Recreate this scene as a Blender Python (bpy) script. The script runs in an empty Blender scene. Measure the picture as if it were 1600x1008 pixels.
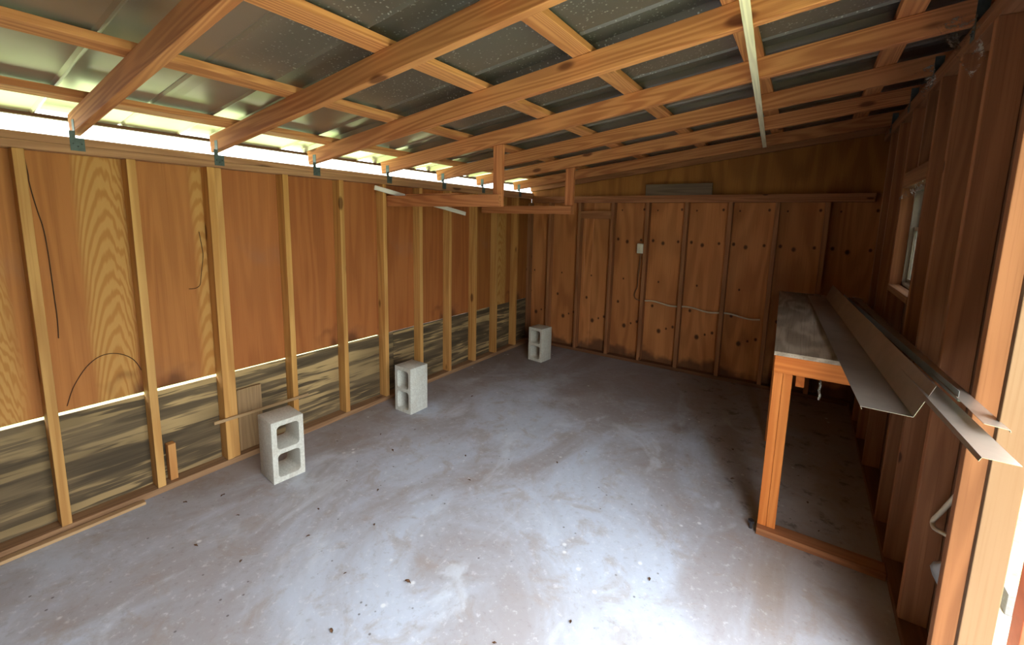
import bpy, bmesh, math, random
from mathutils import Vector, Matrix, noise

random.seed(7)
SC = bpy.context.scene
COL = SC.collection

# ------------------------------------------------------------------ sizes
W = 3.402          # inner face of right wall studs
D = 5.588          # inner face of back wall studs
T = 0.089          # stud depth
Y0 = -1.30         # front wall
SL = 0.123         # roof slope


def raf(x):        # underside of rafters
    return 1.988 + SL * x


def met(x):        # underside of roof metal
    return 2.132 + SL * x


# ------------------------------------------------------------------ helpers
def tag(o, label=None, cat=None, group=None, kind=None):
    if label:
        o['label'] = label
    if cat:
        o['category'] = cat
    if group:
        o['group'] = group
    if kind:
        o['kind'] = kind
    return o


def empty(name, loc=(0, 0, 0)):
    o = bpy.data.objects.new(name, None)
    o.empty_display_size = 0.1
    o.location = loc
    COL.objects.link(o)
    return o


def link(name, bm, mat, parent=None, matrix=None, smooth=False, tint=None):
    bmesh.ops.recalc_face_normals(bm, faces=bm.faces)
    me = bpy.data.meshes.new(name)
    bm.to_mesh(me)
    bm.free()
    if smooth:
        for p in me.polygons:
            p.use_smooth = True
    o = bpy.data.objects.new(name, me)
    if mat:
        me.materials.append(mat)
    COL.objects.link(o)
    if matrix is not None:
        o.matrix_world = matrix
    if parent is not None:
        o.parent = parent
        o.matrix_parent_inverse = Matrix.Translation(parent.location).inverted()
    if tint:
        o.color = (tint[0], tint[1], tint[2], 1)
    return o


def bx(bm, x0, x1, y0, y1, z0, z1, M=None):
    vs = [bm.verts.new((x, y, z)) for x in (x0, x1) for y in (y0, y1) for z in (z0, z1)]
    if M is not None:
        for v in vs:
            v.co = M @ v.co
    for q in ((0, 1, 3, 2), (4, 6, 7, 5), (0, 4, 5, 1), (2, 3, 7, 6), (0, 2, 6, 4), (1, 5, 7, 3)):
        bm.faces.new([vs[i] for i in q])
    return vs


def box(name, x0, x1, y0, y1, z0, z1, mat, parent=None, bev=0.0025, grain='x', tint=None):
    """A box whose object origin is its centre and whose local x runs along the grain."""
    dx, dy, dz = (x1 - x0) / 2, (y1 - y0) / 2, (z1 - z0) / 2
    c = Vector(((x0 + x1) / 2, (y0 + y1) / 2, (z0 + z1) / 2))
    if grain == 'x':
        R, e = Matrix.Identity(4), (dx, dy, dz)
    elif grain == 'y':
        R, e = Matrix.Rotation(math.pi / 2, 4, 'Z'), (dy, dx, dz)
    else:
        R, e = Matrix.Rotation(-math.pi / 2, 4, 'Y'), (dz, dy, dx)
    bm = bmesh.new()
    bx(bm, -e[0], e[0], -e[1], e[1], -e[2], e[2])
    if bev:
        bmesh.ops.bevel(bm, geom=bm.edges[:], offset=min(bev, min(e) * 0.6), segments=2, affect='EDGES', profile=0.5)
    return link(name, bm, mat, parent, Matrix.Translation(c) @ R, tint=tint)


def beam(name, a, b, w, h, mat, parent=None, up=(0, 0, 1), bev=0.003, tint=None):
    """A board from a to b (centre line), w wide (sideways), h tall (along up)."""
    a, b = Vector(a), Vector(b)
    X = (b - a).normalized()
    Y = Vector(up).cross(X).normalized()
    Z = X.cross(Y)
    L = (b - a).length
    R = Matrix((X, Y, Z)).transposed().to_4x4()
    bm = bmesh.new()
    n = max(1, int(L / 0.45))
    bx(bm, -L / 2, L / 2, -w / 2, w / 2, -h / 2, h / 2)
    if bev:
        bmesh.ops.bevel(bm, geom=bm.edges[:], offset=bev, segments=2, affect='EDGES', profile=0.5)
    return link(name, bm, mat, parent, Matrix.Translation((a + b) / 2) @ R, tint=tint)


def tube(name, pts, r, mat, parent=None, res=6):
    cu = bpy.data.curves.new(name, 'CURVE')
    cu.dimensions = '3D'
    sp = cu.splines.new('NURBS')
    sp.points.add(len(pts) - 1)
    for p, q in zip(sp.points, pts):
        p.co = (*q, 1)
    sp.use_endpoint_u = True
    sp.order_u = 3
    cu.bevel_depth = r
    cu.bevel_resolution = 2
    cu.resolution_u = res
    cu.use_fill_caps = True
    tmp = bpy.data.objects.new(name + '_curve', cu)
    COL.objects.link(tmp)
    dg = bpy.context.evaluated_depsgraph_get()
    me = bpy.data.meshes.new_from_object(tmp.evaluated_get(dg))
    bpy.data.objects.remove(tmp)
    bpy.data.curves.remove(cu)
    me.name = name
    me.materials.clear()
    me.materials.append(mat)
    for p in me.polygons:
        p.use_smooth = True
    o = bpy.data.objects.new(name, me)
    COL.objects.link(o)
    if parent is not None:
        o.parent = parent
        o.matrix_parent_inverse = Matrix.Translation(parent.location).inverted()
    return o


# ------------------------------------------------------------------ materials
def srgb(r, g, b):
    def f(c):
        c /= 255.0
        return c / 12.92 if c <= 0.04045 else ((c + 0.055) / 1.055) ** 2.4
    return (f(r), f(g), f(b), 1)


class NT:
    def __init__(self, name):
        self.m = bpy.data.materials.new(name)
        self.m.use_nodes = True
        self.t = self.m.node_tree
        self.t.nodes.clear()
        self.out = self.t.nodes.new('ShaderNodeOutputMaterial')
        self.b = self.t.nodes.new('ShaderNodeBsdfPrincipled')
        self.t.links.new(self.b.outputs[0], self.out.inputs[0])

    def n(self, typ, **k):
        nd = self.t.nodes.new('ShaderNode' + typ)
        for a, v in k.items():
            setattr(nd, a, v)
        return nd

    def L(self, a, b):
        self.t.links.new(a, b)

    def put(self, sock, v):
        if hasattr(v, 'is_output') or isinstance(v, bpy.types.NodeSocket):
            self.L(v, sock)
        else:
            sock.default_value = v

    def math(self, op, a, b=0.5, c=None, clamp=False):
        nd = self.n('Math', operation=op, use_clamp=clamp)
        self.put(nd.inputs[0], a)
        self.put(nd.inputs[1], b)
        if c is not None:
            self.put(nd.inputs[2], c)
        return nd.outputs[0]

    def vmath(self, op, a, b=None):
        nd = self.n('VectorMath', operation=op)
        self.put(nd.inputs[0], a)
        if b is not None:
            self.put(nd.inputs[1], b)
        return nd.outputs[1] if op in ('LENGTH', 'DISTANCE', 'DOT_PRODUCT') else nd.outputs[0]

    def noise(self, vec, scale=1.0, detail=3, rough=0.5, dist=0.0):
        nd = self.n('TexNoise')
        self.L(vec, nd.inputs['Vector'])
        nd.inputs['Scale'].default_value = scale
        nd.inputs['Detail'].default_value = detail
        nd.inputs['Roughness'].default_value = rough
        nd.inputs['Distortion'].default_value = dist
        return nd.outputs[0]

    def voro(self, vec, scale=1.0, rnd=1.0):
        nd = self.n('TexVoronoi')
        self.L(vec, nd.inputs['Vector'])
        nd.inputs['Scale'].default_value = scale
        nd.inputs['Randomness'].default_value = rnd
        return nd.outputs['Distance']

    def step(self, v, lo, hi, a=0.0, b=1.0):
        nd = self.n('MapRange', interpolation_type='SMOOTHSTEP')
        self.L(v, nd.inputs[0])
        for i, q in enumerate((lo, hi, a, b)):
            nd.inputs[i + 1].default_value = q
        return nd.outputs[0]

    def mix(self, f, a, b, mode='MIX'):
        nd = self.n('Mix', data_type='RGBA', blend_type=mode)
        self.put(nd.inputs[0], f)
        self.put(nd.inputs[6], a)
        self.put(nd.inputs[7], b)
        return nd.outputs[2]

    def bump(self, h, strength=0.3, dist=0.01):
        nd = self.n('Bump')
        self.L(h, nd.inputs['Height'])
        nd.inputs['Strength'].default_value = strength
        nd.inputs['Distance'].default_value = dist
        self.L(nd.outputs[0], self.b.inputs['Normal'])


def wood(name, dark, mid, light, freq=14.0, stretch=(0.55, 5.0, 5.0), ring=0.55, knots=0.0,
         rough=0.75, fibre=0.35, extra=None, sharp=(0.15, 0.85), blotch=0.35, sat=0.88, val=0.72):
    g = NT(name)
    tc = g.n('TexCoord')
    oi = g.n('ObjectInfo')
    off = g.vmath('SCALE', (31.0, 17.0, 23.0))
    off.node.inputs[3].default_value = 1.0
    g.L(oi.outputs['Random'], off.node.inputs[3])
    co = g.vmath('ADD', tc.outputs['Object'], off)
    st = g.vmath('MULTIPLY', co, stretch)
    n0 = g.noise(st, 1.0, 1.5, 0.45)
    fine = g.noise(g.vmath('MULTIPLY', co, (3.0, 60.0, 60.0)), 1.0, 2, 0.6)
    a = g.math('MULTIPLY_ADD', n0, freq, g.math('MULTIPLY', fine, 0.35))
    pp = g.math('PINGPONG', a, 0.5)
    band = g.step(g.math('MULTIPLY', pp, 2.0), sharp[0], sharp[1])
    big = g.noise(g.vmath('MULTIPLY', co, (0.9, 3.0, 3.0)), 1.0, 2)
    c = g.mix(g.math('MULTIPLY', band, ring), mid, dark)
    c = g.mix(g.math('MULTIPLY', g.step(big, 0.42, 0.68), blotch), c, light)
    f2 = g.noise(g.vmath('MULTIPLY', co, (2.0, 140.0, 140.0)), 1.0, 2, 0.6)
    c = g.mix(g.math('MULTIPLY', g.step(f2, 0.5, 0.75), fibre), c, dark)
    if knots:
        kv = g.voro(g.vmath('MULTIPLY', co, (2.2, 5.5, 5.5)), 1.0)
        k = g.step(kv, knots * 0.55, knots, 1.0, 0.0)
        c = g.mix(g.math('MULTIPLY', k, 0.8), c, (dark[0] * 0.3, dark[1] * 0.25, dark[2] * 0.25, 1))
    var = g.math('MULTIPLY_ADD', oi.outputs['Random'], 0.22, 0.89)
    cc = g.n('CombineColor')
    for i in range(3):
        g.L(var, cc.inputs[i])
    c = g.mix(1.0, c, cc.outputs[0], 'MULTIPLY')
    c = g.mix(1.0, c, oi.outputs['Color'], 'MULTIPLY')
    if extra:
        c = extra(g, c, tc)
    hs = g.n('HueSaturation')
    hs.inputs['Saturation'].default_value = sat
    hs.inputs['Value'].default_value = val
    g.L(c, hs.inputs['Color'])
    c = hs.outputs[0]
    g.L(c, g.b.inputs['Base Color'])
    g.b.inputs['Roughness'].default_value = rough
    g.b.inputs['Specular IOR Level'].default_value = 0.25
    g.bump(g.math('ADD', g.math('MULTIPLY', fine, 0.6), g.math('MULTIPLY', pp, 0.4)), 0.25, 0.003)
    return g.m


M = {}
M['stud'] = wood('pine_stud', srgb(176, 118, 58), srgb(222, 170, 100), srgb(234, 190, 126), 9, (0.4, 7, 7), 0.5, 0.14, val=0.8, sat=0.98)
M['rafter'] = wood('pine_rafter', srgb(164, 88, 38), srgb(216, 142, 78), srgb(228, 160, 96), 16, (0.45, 9, 9), 0.65, 0.15, fibre=0.3, val=0.80, sat=0.94)
M['brown'] = wood('brown_lumber', srgb(112, 66, 34), srgb(168, 112, 68), srgb(184, 130, 84), 10, (0.4, 7, 7), 0.45, 0.08, val=0.78, sat=0.95)
M['bench'] = wood('bench_lumber', srgb(186, 94, 40), srgb(228, 142, 78), srgb(238, 160, 96), 10, (0.4, 8, 8), 0.45, 0.10, val=0.85, sat=1.02)
M['plate'] = wood('plate_lumber', srgb(150, 96, 52), srgb(204, 146, 90), srgb(220, 168, 112), 12, (0.4, 7, 7), 0.5, 0.18)
M['greyboard'] = wood('grey_board', srgb(92, 72, 52), srgb(140, 112, 84), srgb(160, 132, 100), 10, (0.4, 7, 7), 0.4)
M['lath'] = wood('pale_lath', srgb(186, 168, 128), srgb(236, 222, 184), srgb(246, 236, 206), 10, (0.6, 20, 20), 0.4, 0.0, fibre=0.5, val=1.0)
M['white'] = wood('white_strip', srgb(190, 180, 165), srgb(226, 218, 205), srgb(236, 230, 222), 8, (0.6, 12, 12), 0.3, val=1.1)
M['stick'] = wood('stick_wood', srgb(150, 108, 62), srgb(206, 164, 108), srgb(222, 186, 134), 8, (0.6, 12, 12), 0.4)


def ply_extra(g, c, tc):
    # water stains creeping up from the lower edge (local x is up; panel centre at z 1.27)
    s = g.n('SeparateXYZ')
    g.L(tc.outputs['Object'], s.inputs[0])
    nz = g.noise(tc.outputs['Object'], 3.2, 3)
    h = g.math('ADD', s.outputs[0], g.math('MULTIPLY', nz, -0.62))
    m = g.math('MULTIPLY', g.step(h, -0.98, -0.86, 1.0, 0.0), g.step(g.noise(tc.outputs['Object'], 2.3, 2), 0.48, 0.56))
    c = g.mix(g.math('MULTIPLY', m, 0.75), c, srgb(92, 50, 26))
    m2 = g.step(g.noise(tc.outputs['Object'], 1.4, 4), 0.6, 0.75)
    return g.mix(g.math('MULTIPLY', m2, 0.3), c, srgb(150, 120, 110))


def light_extra(g, c, tc):
    # broad yellow bands of cathedral figure between plain orange ones
    oi = g.n('ObjectInfo')
    off = g.n('VectorMath', operation='SCALE')
    off.inputs[0].default_value = (9.0, 5.0, 7.0)
    g.L(oi.outputs['Random'], off.inputs[3])
    co = g.vmath('ADD', tc.outputs['Object'], off.outputs[0])
    ge = g.n('NewGeometry')
    sp = g.n('SeparateXYZ')
    g.L(ge.outputs['Position'], sp.inputs[0])
    wob = g.math('MULTIPLY', g.math('SUBTRACT', g.noise(g.vmath('MULTIPLY', co, (1.1, 7.0, 7.0)), 1.0, 4, 0.6), 0.5), 0.42)
    yw = g.math('ADD', sp.outputs[1], g.math('MULTIPLY', wob, 0.25))
    k = None
    dy = None
    for yc, hw in ((1.45, 0.10), (1.885, 0.05), (0.98, 0.12), (4.98, 0.14)):
        d = g.math('ABSOLUTE', g.math('SUBTRACT', yw, yc))
        kk = g.step(d, hw - 0.035, hw + 0.01, 1.0, 0.0)
        k = kk if k is None else g.math('MAXIMUM', k, kk)
        dy = d if dy is None else g.math('MINIMUM', dy, d)
    fz = g.math('ADD', sp.outputs[2], g.math('MULTIPLY', g.math('MULTIPLY', dy, dy), 42.0))
    a_ = g.math('PINGPONG', g.math('MULTIPLY', g.math('ADD', fz, wob), 9.5), 0.5)
    fig = g.mix(g.step(a_, 0.08, 0.34), srgb(192, 134, 68), srgb(214, 162, 92))
    c = g.mix(g.math('MULTIPLY', k, 0.85), c, fig)
    return ply_extra(g, c, tc)


def weather_extra(g, c, tc):
    # pale early-wood streaks left between grey weathered bands
    oi = g.n('ObjectInfo')
    off = g.n('VectorMath', operation='SCALE')
    off.inputs[0].default_value = (9.0, 5.0, 7.0)
    g.L(oi.outputs['Random'], off.inputs[3])
    co = g.vmath('ADD', tc.outputs['Object'], off.outputs[0])
    n = g.noise(g.vmath('MULTIPLY', co, (1.1, 1.0, 19.0)), 1.0, 3, 0.5, 0.9)
    n2 = g.noise(g.vmath('MULTIPLY', co, (4.0, 1.0, 46.0)), 1.0, 2, 0.6, 0.4)
    k = g.step(g.math('ADD', n, g.math('MULTIPLY', g.math('SUBTRACT', n2, 0.5), 0.45)), 0.50, 0.62)
    d = g.step(g.noise(co, 1.3, 2), 0.40, 0.62)
    c = g.mix(g.math('MULTIPLY', k, g.math('MULTIPLY_ADD', d, 0.55, 0.3)), c, srgb(206, 174, 120))
    k2 = g.step(n, 0.36, 0.44, 1.0, 0.0)
    return g.mix(g.math('MULTIPLY', k2, 0.45), c, srgb(64, 54, 42))


M['ply'] = wood('orange_plywood', srgb(150, 82, 38), srgb(190, 116, 62), srgb(206, 134, 78), 6, (0.5, 8, 8), 0.4, 0.0,
                fibre=0.3, extra=ply_extra, val=0.78, sat=1.0)
M['ply_light'] = wood('pale_plywood', srgb(150, 88, 42), srgb(192, 124, 66), srgb(206, 138, 80), 6, (0.5, 9, 9), 0.35, 0.0,
                      fibre=0.3, extra=light_extra, val=0.76, sat=1.0)
M['ply_weather'] = wood('weathered_plywood', srgb(72, 60, 44), srgb(116, 98, 72), srgb(214, 180, 122), 3.2, (1.1, 9, 9), 0.75, 0.0,
                        fibre=0.3, blotch=0.0, extra=weather_extra, val=0.82, sat=0.98)
M['ply_right'] = wood('wall_plywood', srgb(104, 62, 34), srgb(150, 96, 56), srgb(168, 112, 70), 6, (0.6, 3.5, 3.5), 0.4, val=0.55)
M['ply_top'] = wood('bench_plywood', srgb(84, 70, 56), srgb(150, 132, 114), srgb(186, 172, 156), 6, (1.2, 5, 5), 0.5, 0.0, fibre=0.5, rough=0.85, val=1.4)


def knots_extra(g, c, tc):
    # rows of dark knots that repeat across the rotary-cut sheets (world x, z)
    ge = g.n('NewGeometry')
    s = g.n('SeparateXYZ')
    g.L(ge.outputs['Position'], s.inputs[0])
    u = g.math('MULTIPLY', g.math('FRACT', g.math('DIVIDE', g.math('SUBTRACT', s.outputs[0], 1.446 + 0.019), 0.4064)), 0.4064)
    m = None
    for (a, z, r) in ((0.17, 1.395, 0.018), (0.33, 1.42, 0.013), (0.06, 1.42, 0.015), (0.345, 1.765, 0.012), (0.09, 1.755, 0.008),
                      (0.19, 0.40, 0.022), (0.27, 0.44, 0.011), (0.1, 0.68, 0.015), (0.34, 0.47, 0.014), (0.15, 0.96, 0.010)):
        du = g.math('SUBTRACT', u, a)
        dz = g.math('MULTIPLY', g.math('SUBTRACT', s.outputs[2], z), 0.8)
        d = g.math('SQRT', g.math('ADD', g.math('MULTIPLY', du, du), g.math('MULTIPLY', dz, dz)))
        k = g.step(d, r * 0.5, r * 1.4, 1.0, 0.0)
        if z > 1.0:
            k = g.math('MULTIPLY', k, g.step(s.outputs[0], 1.0, 1.06))
        m = k if m is None else g.math('MAXIMUM', m, k)
    c = g.mix(g.math('MULTIPLY', m, 0.85), c, srgb(44, 20, 10))
    nz = g.noise(ge.outputs['Position'], 4.0, 3)
    h = g.math('ADD', s.outputs[2], g.math('MULTIPLY', nz, -0.5))
    return g.mix(g.math('MULTIPLY', g.step(h, -0.16, -0.05, 1.0, 0.0), 0.7), c, srgb(56, 40, 34))


M['ply_back'] = wood('knotty_plywood', srgb(140, 82, 42), srgb(190, 122, 68), srgb(210, 146, 88), 7, (0.55, 3.4, 3.4), 0.5, 0.0,
                     fibre=0.3, extra=knots_extra, val=0.98, sat=0.99)
M['ply_gable'] = wood('gable_plywood', srgb(120, 72, 30), srgb(164, 106, 48), srgb(184, 126, 62), 7, (0.55, 3.4, 3.4), 0.5, val=1.0, sat=1.0)


def concrete_floor():
    g = NT('concrete_floor')
    ge = g.n('NewGeometry')
    P = ge.outputs['Position']
    s = g.n('SeparateXYZ')
    g.L(P, s.inputs[0])
    st = g.vmath('MULTIPLY', P, (1.0, 0.55, 1.0))
    n1 = g.noise(st, 1.5, 6, 0.62, 0.8)
    n2 = g.noise(P, 4.6, 7, 0.68, 0.6)
    n3 = g.noise(P, 26.0, 5, 0.72)
    n4 = g.noise(st, 2.6, 5, 0.6, 1.2)
    c = g.mix(g.step(n1, 0.36, 0.62), srgb(162, 158, 162), srgb(186, 194, 210))
    c = g.mix(g.math('MULTIPLY', g.step(n2, 0.50, 0.66), 0.5), c, srgb(158, 144, 134))
    c = g.mix(g.math('MULTIPLY', g.step(n4, 0.54, 0.70), 0.6), c, srgb(206, 214, 226))
    c = g.mix(g.math('MULTIPLY', g.step(n3, 0.55, 0.70), 0.4), c, srgb(226, 228, 234))
    c = g.mix(g.math('MULTIPLY', g.step(n3, 0.34, 0.44, 1.0, 0.0), 0.25), c, srgb(128, 118, 112))
    # brown dirt: left sill, far end and bench, the last mixed with painted shadow
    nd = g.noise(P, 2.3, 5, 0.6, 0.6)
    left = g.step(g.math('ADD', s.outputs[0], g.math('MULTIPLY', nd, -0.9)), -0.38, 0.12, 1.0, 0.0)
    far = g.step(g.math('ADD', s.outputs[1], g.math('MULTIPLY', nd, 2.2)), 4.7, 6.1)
    bench_shadow_x = g.math('ADD', s.outputs[0], g.math('MULTIPLY', s.outputs[1], 0.449))
    under = g.step(g.math('ADD', bench_shadow_x, g.math('MULTIPLY', nd, 0.12)), 4.36, 4.42)  # slanting edge of the bench's cast shadow, painted together with its dirt
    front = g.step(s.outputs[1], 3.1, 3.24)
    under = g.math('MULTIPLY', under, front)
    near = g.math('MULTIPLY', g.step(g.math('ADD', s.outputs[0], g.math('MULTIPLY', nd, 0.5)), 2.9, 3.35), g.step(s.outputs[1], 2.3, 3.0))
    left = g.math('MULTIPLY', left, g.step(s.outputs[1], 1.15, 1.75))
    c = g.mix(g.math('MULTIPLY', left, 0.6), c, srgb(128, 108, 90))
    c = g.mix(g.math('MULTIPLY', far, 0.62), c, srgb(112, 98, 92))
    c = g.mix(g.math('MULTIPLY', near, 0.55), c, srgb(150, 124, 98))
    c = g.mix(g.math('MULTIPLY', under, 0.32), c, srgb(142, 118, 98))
    # dark clods and specks
    sp = g.voro(P, 17.0)
    m = g.math('MULTIPLY', g.step(sp, 0.05, 0.12, 1.0, 0.0), g.step(g.noise(P, 3.1, 2), 0.52, 0.6))
    c = g.mix(g.math('MULTIPLY', m, 0.7), c, srgb(74, 62, 54))
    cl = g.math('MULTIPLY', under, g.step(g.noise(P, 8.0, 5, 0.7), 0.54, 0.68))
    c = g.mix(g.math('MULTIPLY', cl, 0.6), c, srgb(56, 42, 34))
    wh = g.math('MULTIPLY', g.step(g.voro(P, 11.0), 0.06, 0.16, 1.0, 0.0), g.step(g.noise(P, 2.2, 2), 0.55, 0.62))
    c = g.mix(g.math('MULTIPLY', wh, 0.6), c, srgb(236, 238, 240))
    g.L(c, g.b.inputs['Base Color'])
    g.b.inputs['Roughness'].default_value = 0.62
    g.b.inputs['Specular IOR Level'].default_value = 0.35
    g.bump(g.math('ADD', n2, g.math('MULTIPLY', n3, 0.4)), 0.25, 0.01)
    return g.m


M['floor'] = concrete_floor()


def block_mat():
    g = NT('concrete_block')
    tc = g.n('TexCoord')
    n1 = g.noise(tc.outputs['Object'], 90, 4, 0.7)
    n2 = g.noise(tc.outputs['Object'], 9, 3)
    c = g.mix(g.step(n1, 0.3, 0.7), srgb(180, 178, 170), srgb(206, 205, 197))
    c = g.mix(g.math('MULTIPLY', g.step(n2, 0.5, 0.7), 0.3), c, srgb(178, 164, 148))
    oi = g.n('ObjectInfo')
    c = g.mix(1.0, c, oi.outputs['Color'], 'MULTIPLY')
    g.L(c, g.b.inputs['Base Color'])
    g.b.inputs['Roughness'].default_value = 0.92
    g.bump(n1, 0.3, 0.003)
    return g.m


M['block'] = block_mat()


def roof_mat():
    g = NT('galvanised_roof')
    ge = g.n('NewGeometry')
    P = ge.outputs['Position']
    n1 = g.noise(P, 1.6, 3)
    c = g.mix(g.step(n1, 0.35, 0.65), srgb(138, 128, 116), srgb(158, 150, 140))
    s = g.n('SeparateXYZ')
    g.L(P, s.inputs[0])
    # condensation droplets on the sheets above the middle of the shed
    v = g.voro(P, 60.0)
    dr = g.math('MULTIPLY', g.step(v, 0.12, 0.32, 1.0, 0.0), g.step(g.noise(P, 22.0, 3), 0.42, 0.56))
    zone = g.math('MULTIPLY', g.step(s.outputs[1], 1.55, 1.75), g.step(s.outputs[1], 3.15, 3.4, 1.0, 0.0))
    zone = g.math('MULTIPLY', zone, g.step(s.outputs[0], 0.7, 1.1))
    dr = g.math('MULTIPLY', dr, zone)
    c = g.mix(g.math('MULTIPLY', zone, 0.55), c, srgb(84, 84, 80))
    c = g.mix(g.math('MULTIPLY', dr, 0.6), c, srgb(214, 214, 206))
    g.L(c, g.b.inputs['Base Color'])
    g.b.inputs['Metallic'].default_value = 0.6
    g.L(g.math('ADD', 0.30, g.math('MULTIPLY', zone, 0.18)), g.b.inputs['Roughness'])
    g.bump(g.math('ADD', g.math('MULTIPLY', dr, 0.6), g.math('MULTIPLY', n1, 0.1)), 0.3, 0.004)
    return g.m


M['roof'] = roof_mat()


def simple(name, col, rough=0.6, metal=0.0, var=0.15, scale=12.0, spec=0.4):
    g = NT(name)
    tc = g.n('TexCoord')
    n1 = g.noise(tc.outputs['Object'], scale, 4, 0.6)
    c2 = (col[0] * (1 - var), col[1] * (1 - var), col[2] * (1 - var), 1)
    g.L(g.mix(g.step(n1, 0.35, 0.65), c2, col), g.b.inputs['Base Color'])
    g.b.inputs['Roughness'].default_value = rough
    g.b.inputs['Metallic'].default_value = metal
    g.b.inputs['Specular IOR Level'].default_value = spec
    return g.m


M['trim_metal'] = simple('trim_metal', srgb(178, 166, 154), 0.36, 0.75, 0.18, 6)
M['trim_sky_tint'] = simple('trim_metal_sky_tint', srgb(206, 216, 218), 0.3, 0.7, 0.1, 6)  # bluish sky reflection put into the base colour
M['tie'] = simple('galvanised_tie', srgb(92, 104, 100), 0.6, 0.5, 0.25, 30)
M['switch'] = simple('switch_plastic', srgb(226, 218, 196), 0.4)
M['cable'] = simple('cable_sheath', srgb(206, 190, 160), 0.5)
M['wire_dark'] = simple('wire_brown', srgb(120, 84, 54), 0.6)
M['plastic'] = simple('grey_plastic', srgb(176, 178, 176), 0.35)
M['leaf'] = simple('dry_leaf', srgb(104, 72, 48), 0.8, 0, 0.4, 40)
M['bolt'] = simple('dark_bolt', srgb(90, 88, 92), 0.35, 0.8)
M['jamb'] = wood('jamb_board', srgb(204, 150, 112), srgb(230, 184, 146), srgb(238, 200, 166), 6, (0.5, 6, 6), 0.3, val=0.27, sat=1.1)
M['redwood'] = simple('red_brown_post', srgb(158, 76, 48), 0.7, 0, 0.2, 8)
M['paintwhite'] = simple('window_frame_paint', srgb(150, 138, 120), 0.5)
M['fascia'] = wood('fascia_lumber', srgb(66, 50, 42), srgb(98, 78, 66), srgb(116, 94, 80), 8, (0.4, 7, 7), 0.4)
M['slab_out'] = simple('outside_concrete', srgb(214, 208, 198), 0.85, 0, 0.12, 5)


def grass_mat():
    g = NT('grass_ground')
    ge = g.n('NewGeometry')
    n1 = g.noise(ge.outputs['Position'], 9, 5, 0.7)
    n2 = g.noise(ge.outputs['Position'], 1.5, 3)
    c = g.mix(g.step(n1, 0.35, 0.65), srgb(84, 108, 52), srgb(140, 160, 92))
    c = g.mix(g.math('MULTIPLY', g.step(n2, 0.5, 0.62), 0.7), c, srgb(196, 192, 176))
    g.L(c, g.b.inputs['Base Color'])
    g.b.inputs['Roughness'].default_value = 0.95
    return g.m


M['grass'] = grass_mat()


def glass_mat():
    g = NT('window_glass')
    g.b.inputs['Base Color'].default_value = (0.95, 0.97, 0.96, 1)
    g.b.inputs['Roughness'].default_value = 0.02
    g.b.inputs['Transmission Weight'].default_value = 1.0
    g.b.inputs['IOR'].default_value = 1.2
    tr = g.n('BsdfTransparent')
    mx = g.n('MixShader')
    mx.inputs[0].default_value = 0.15
    df = g.n('BsdfDiffuse')
    df.inputs[0].default_value = (0.2, 0.19, 0.17, 1)
    m2 = g.n('MixShader')
    m2.inputs[0].default_value = 0.68
    g.L(tr.outputs[0], mx.inputs[1])
    g.L(g.b.outputs[0], mx.inputs[2])
    g.L(mx.outputs[0], m2.inputs[1])
    g.L(df.outputs[0], m2.inputs[2])
    g.L(m2.outputs[0], g.out.inputs[0])
    return g.m


M['glass'] = glass_mat()


def web_mat():
    g = NT('dusty_cobweb')
    tc = g.n('TexCoord')
    n1 = g.noise(tc.outputs['Object'], 60, 4, 0.8)
    n2 = g.noise(tc.outputs['Object'], 14, 3)
    g.b.inputs['Base Color'].default_value = srgb(186, 182, 172)
    g.b.inputs['Roughness'].default_value = 0.9
    tr = g.n('BsdfTransparent')
    mx = g.n('MixShader')
    g.L(g.math('MULTIPLY', g.step(n1, 0.42, 0.62), g.step(n2, 0.42, 0.6)), mx.inputs[0])
    g.L(tr.outputs[0], mx.inputs[1])
    g.L(g.b.outputs[0], mx.inputs[2])
    g.L(mx.outputs[0], g.out.inputs[0])
    return g.m


M['web'] = web_mat()

# ------------------------------------------------------------------ setting
box('floor', -T - 0.02, W + T + 0.03, Y0 - 0.1, D + T + 0.02, -0.12, 0.0, M['floor'], bev=0)['kind'] = 'structure'

bm = bmesh.new()
bmesh.ops.create_grid(bm, x_segments=2, y_segments=2, size=14)
g_ = link('ground', bm, M['grass'], matrix=Matrix.Translation((1.7, 3, -0.125)))
g_['kind'] = 'structure'
pad = box('trim_2', W + T + 0.035, W + T + 0.40, -1.5, 2.7, -0.12, -0.03, M['slab_out'], bev=0.01, grain='y')
pad['kind'] = 'structure'

ZG = 0.582   # joint between lower and upper cladding of the left wall
wl = tag(empty('wall_left'), kind='structure')
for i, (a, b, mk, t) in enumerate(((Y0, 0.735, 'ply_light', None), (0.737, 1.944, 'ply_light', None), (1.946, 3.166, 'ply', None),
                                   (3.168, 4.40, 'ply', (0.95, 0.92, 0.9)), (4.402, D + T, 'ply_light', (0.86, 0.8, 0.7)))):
    gap = (0.020, 0.016, 0.007, 0.003, 0.002)[i]
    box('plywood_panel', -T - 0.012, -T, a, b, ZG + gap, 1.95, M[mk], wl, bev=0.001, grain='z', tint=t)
for a, b in ((Y0, 0.9), (0.902, 3.34), (3.342, D + T)):
    box('lower_panel', -T - 0.012, -T, a, b, 0.004, ZG, M['ply_weather'], wl, bev=0.001, grain='y')

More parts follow.
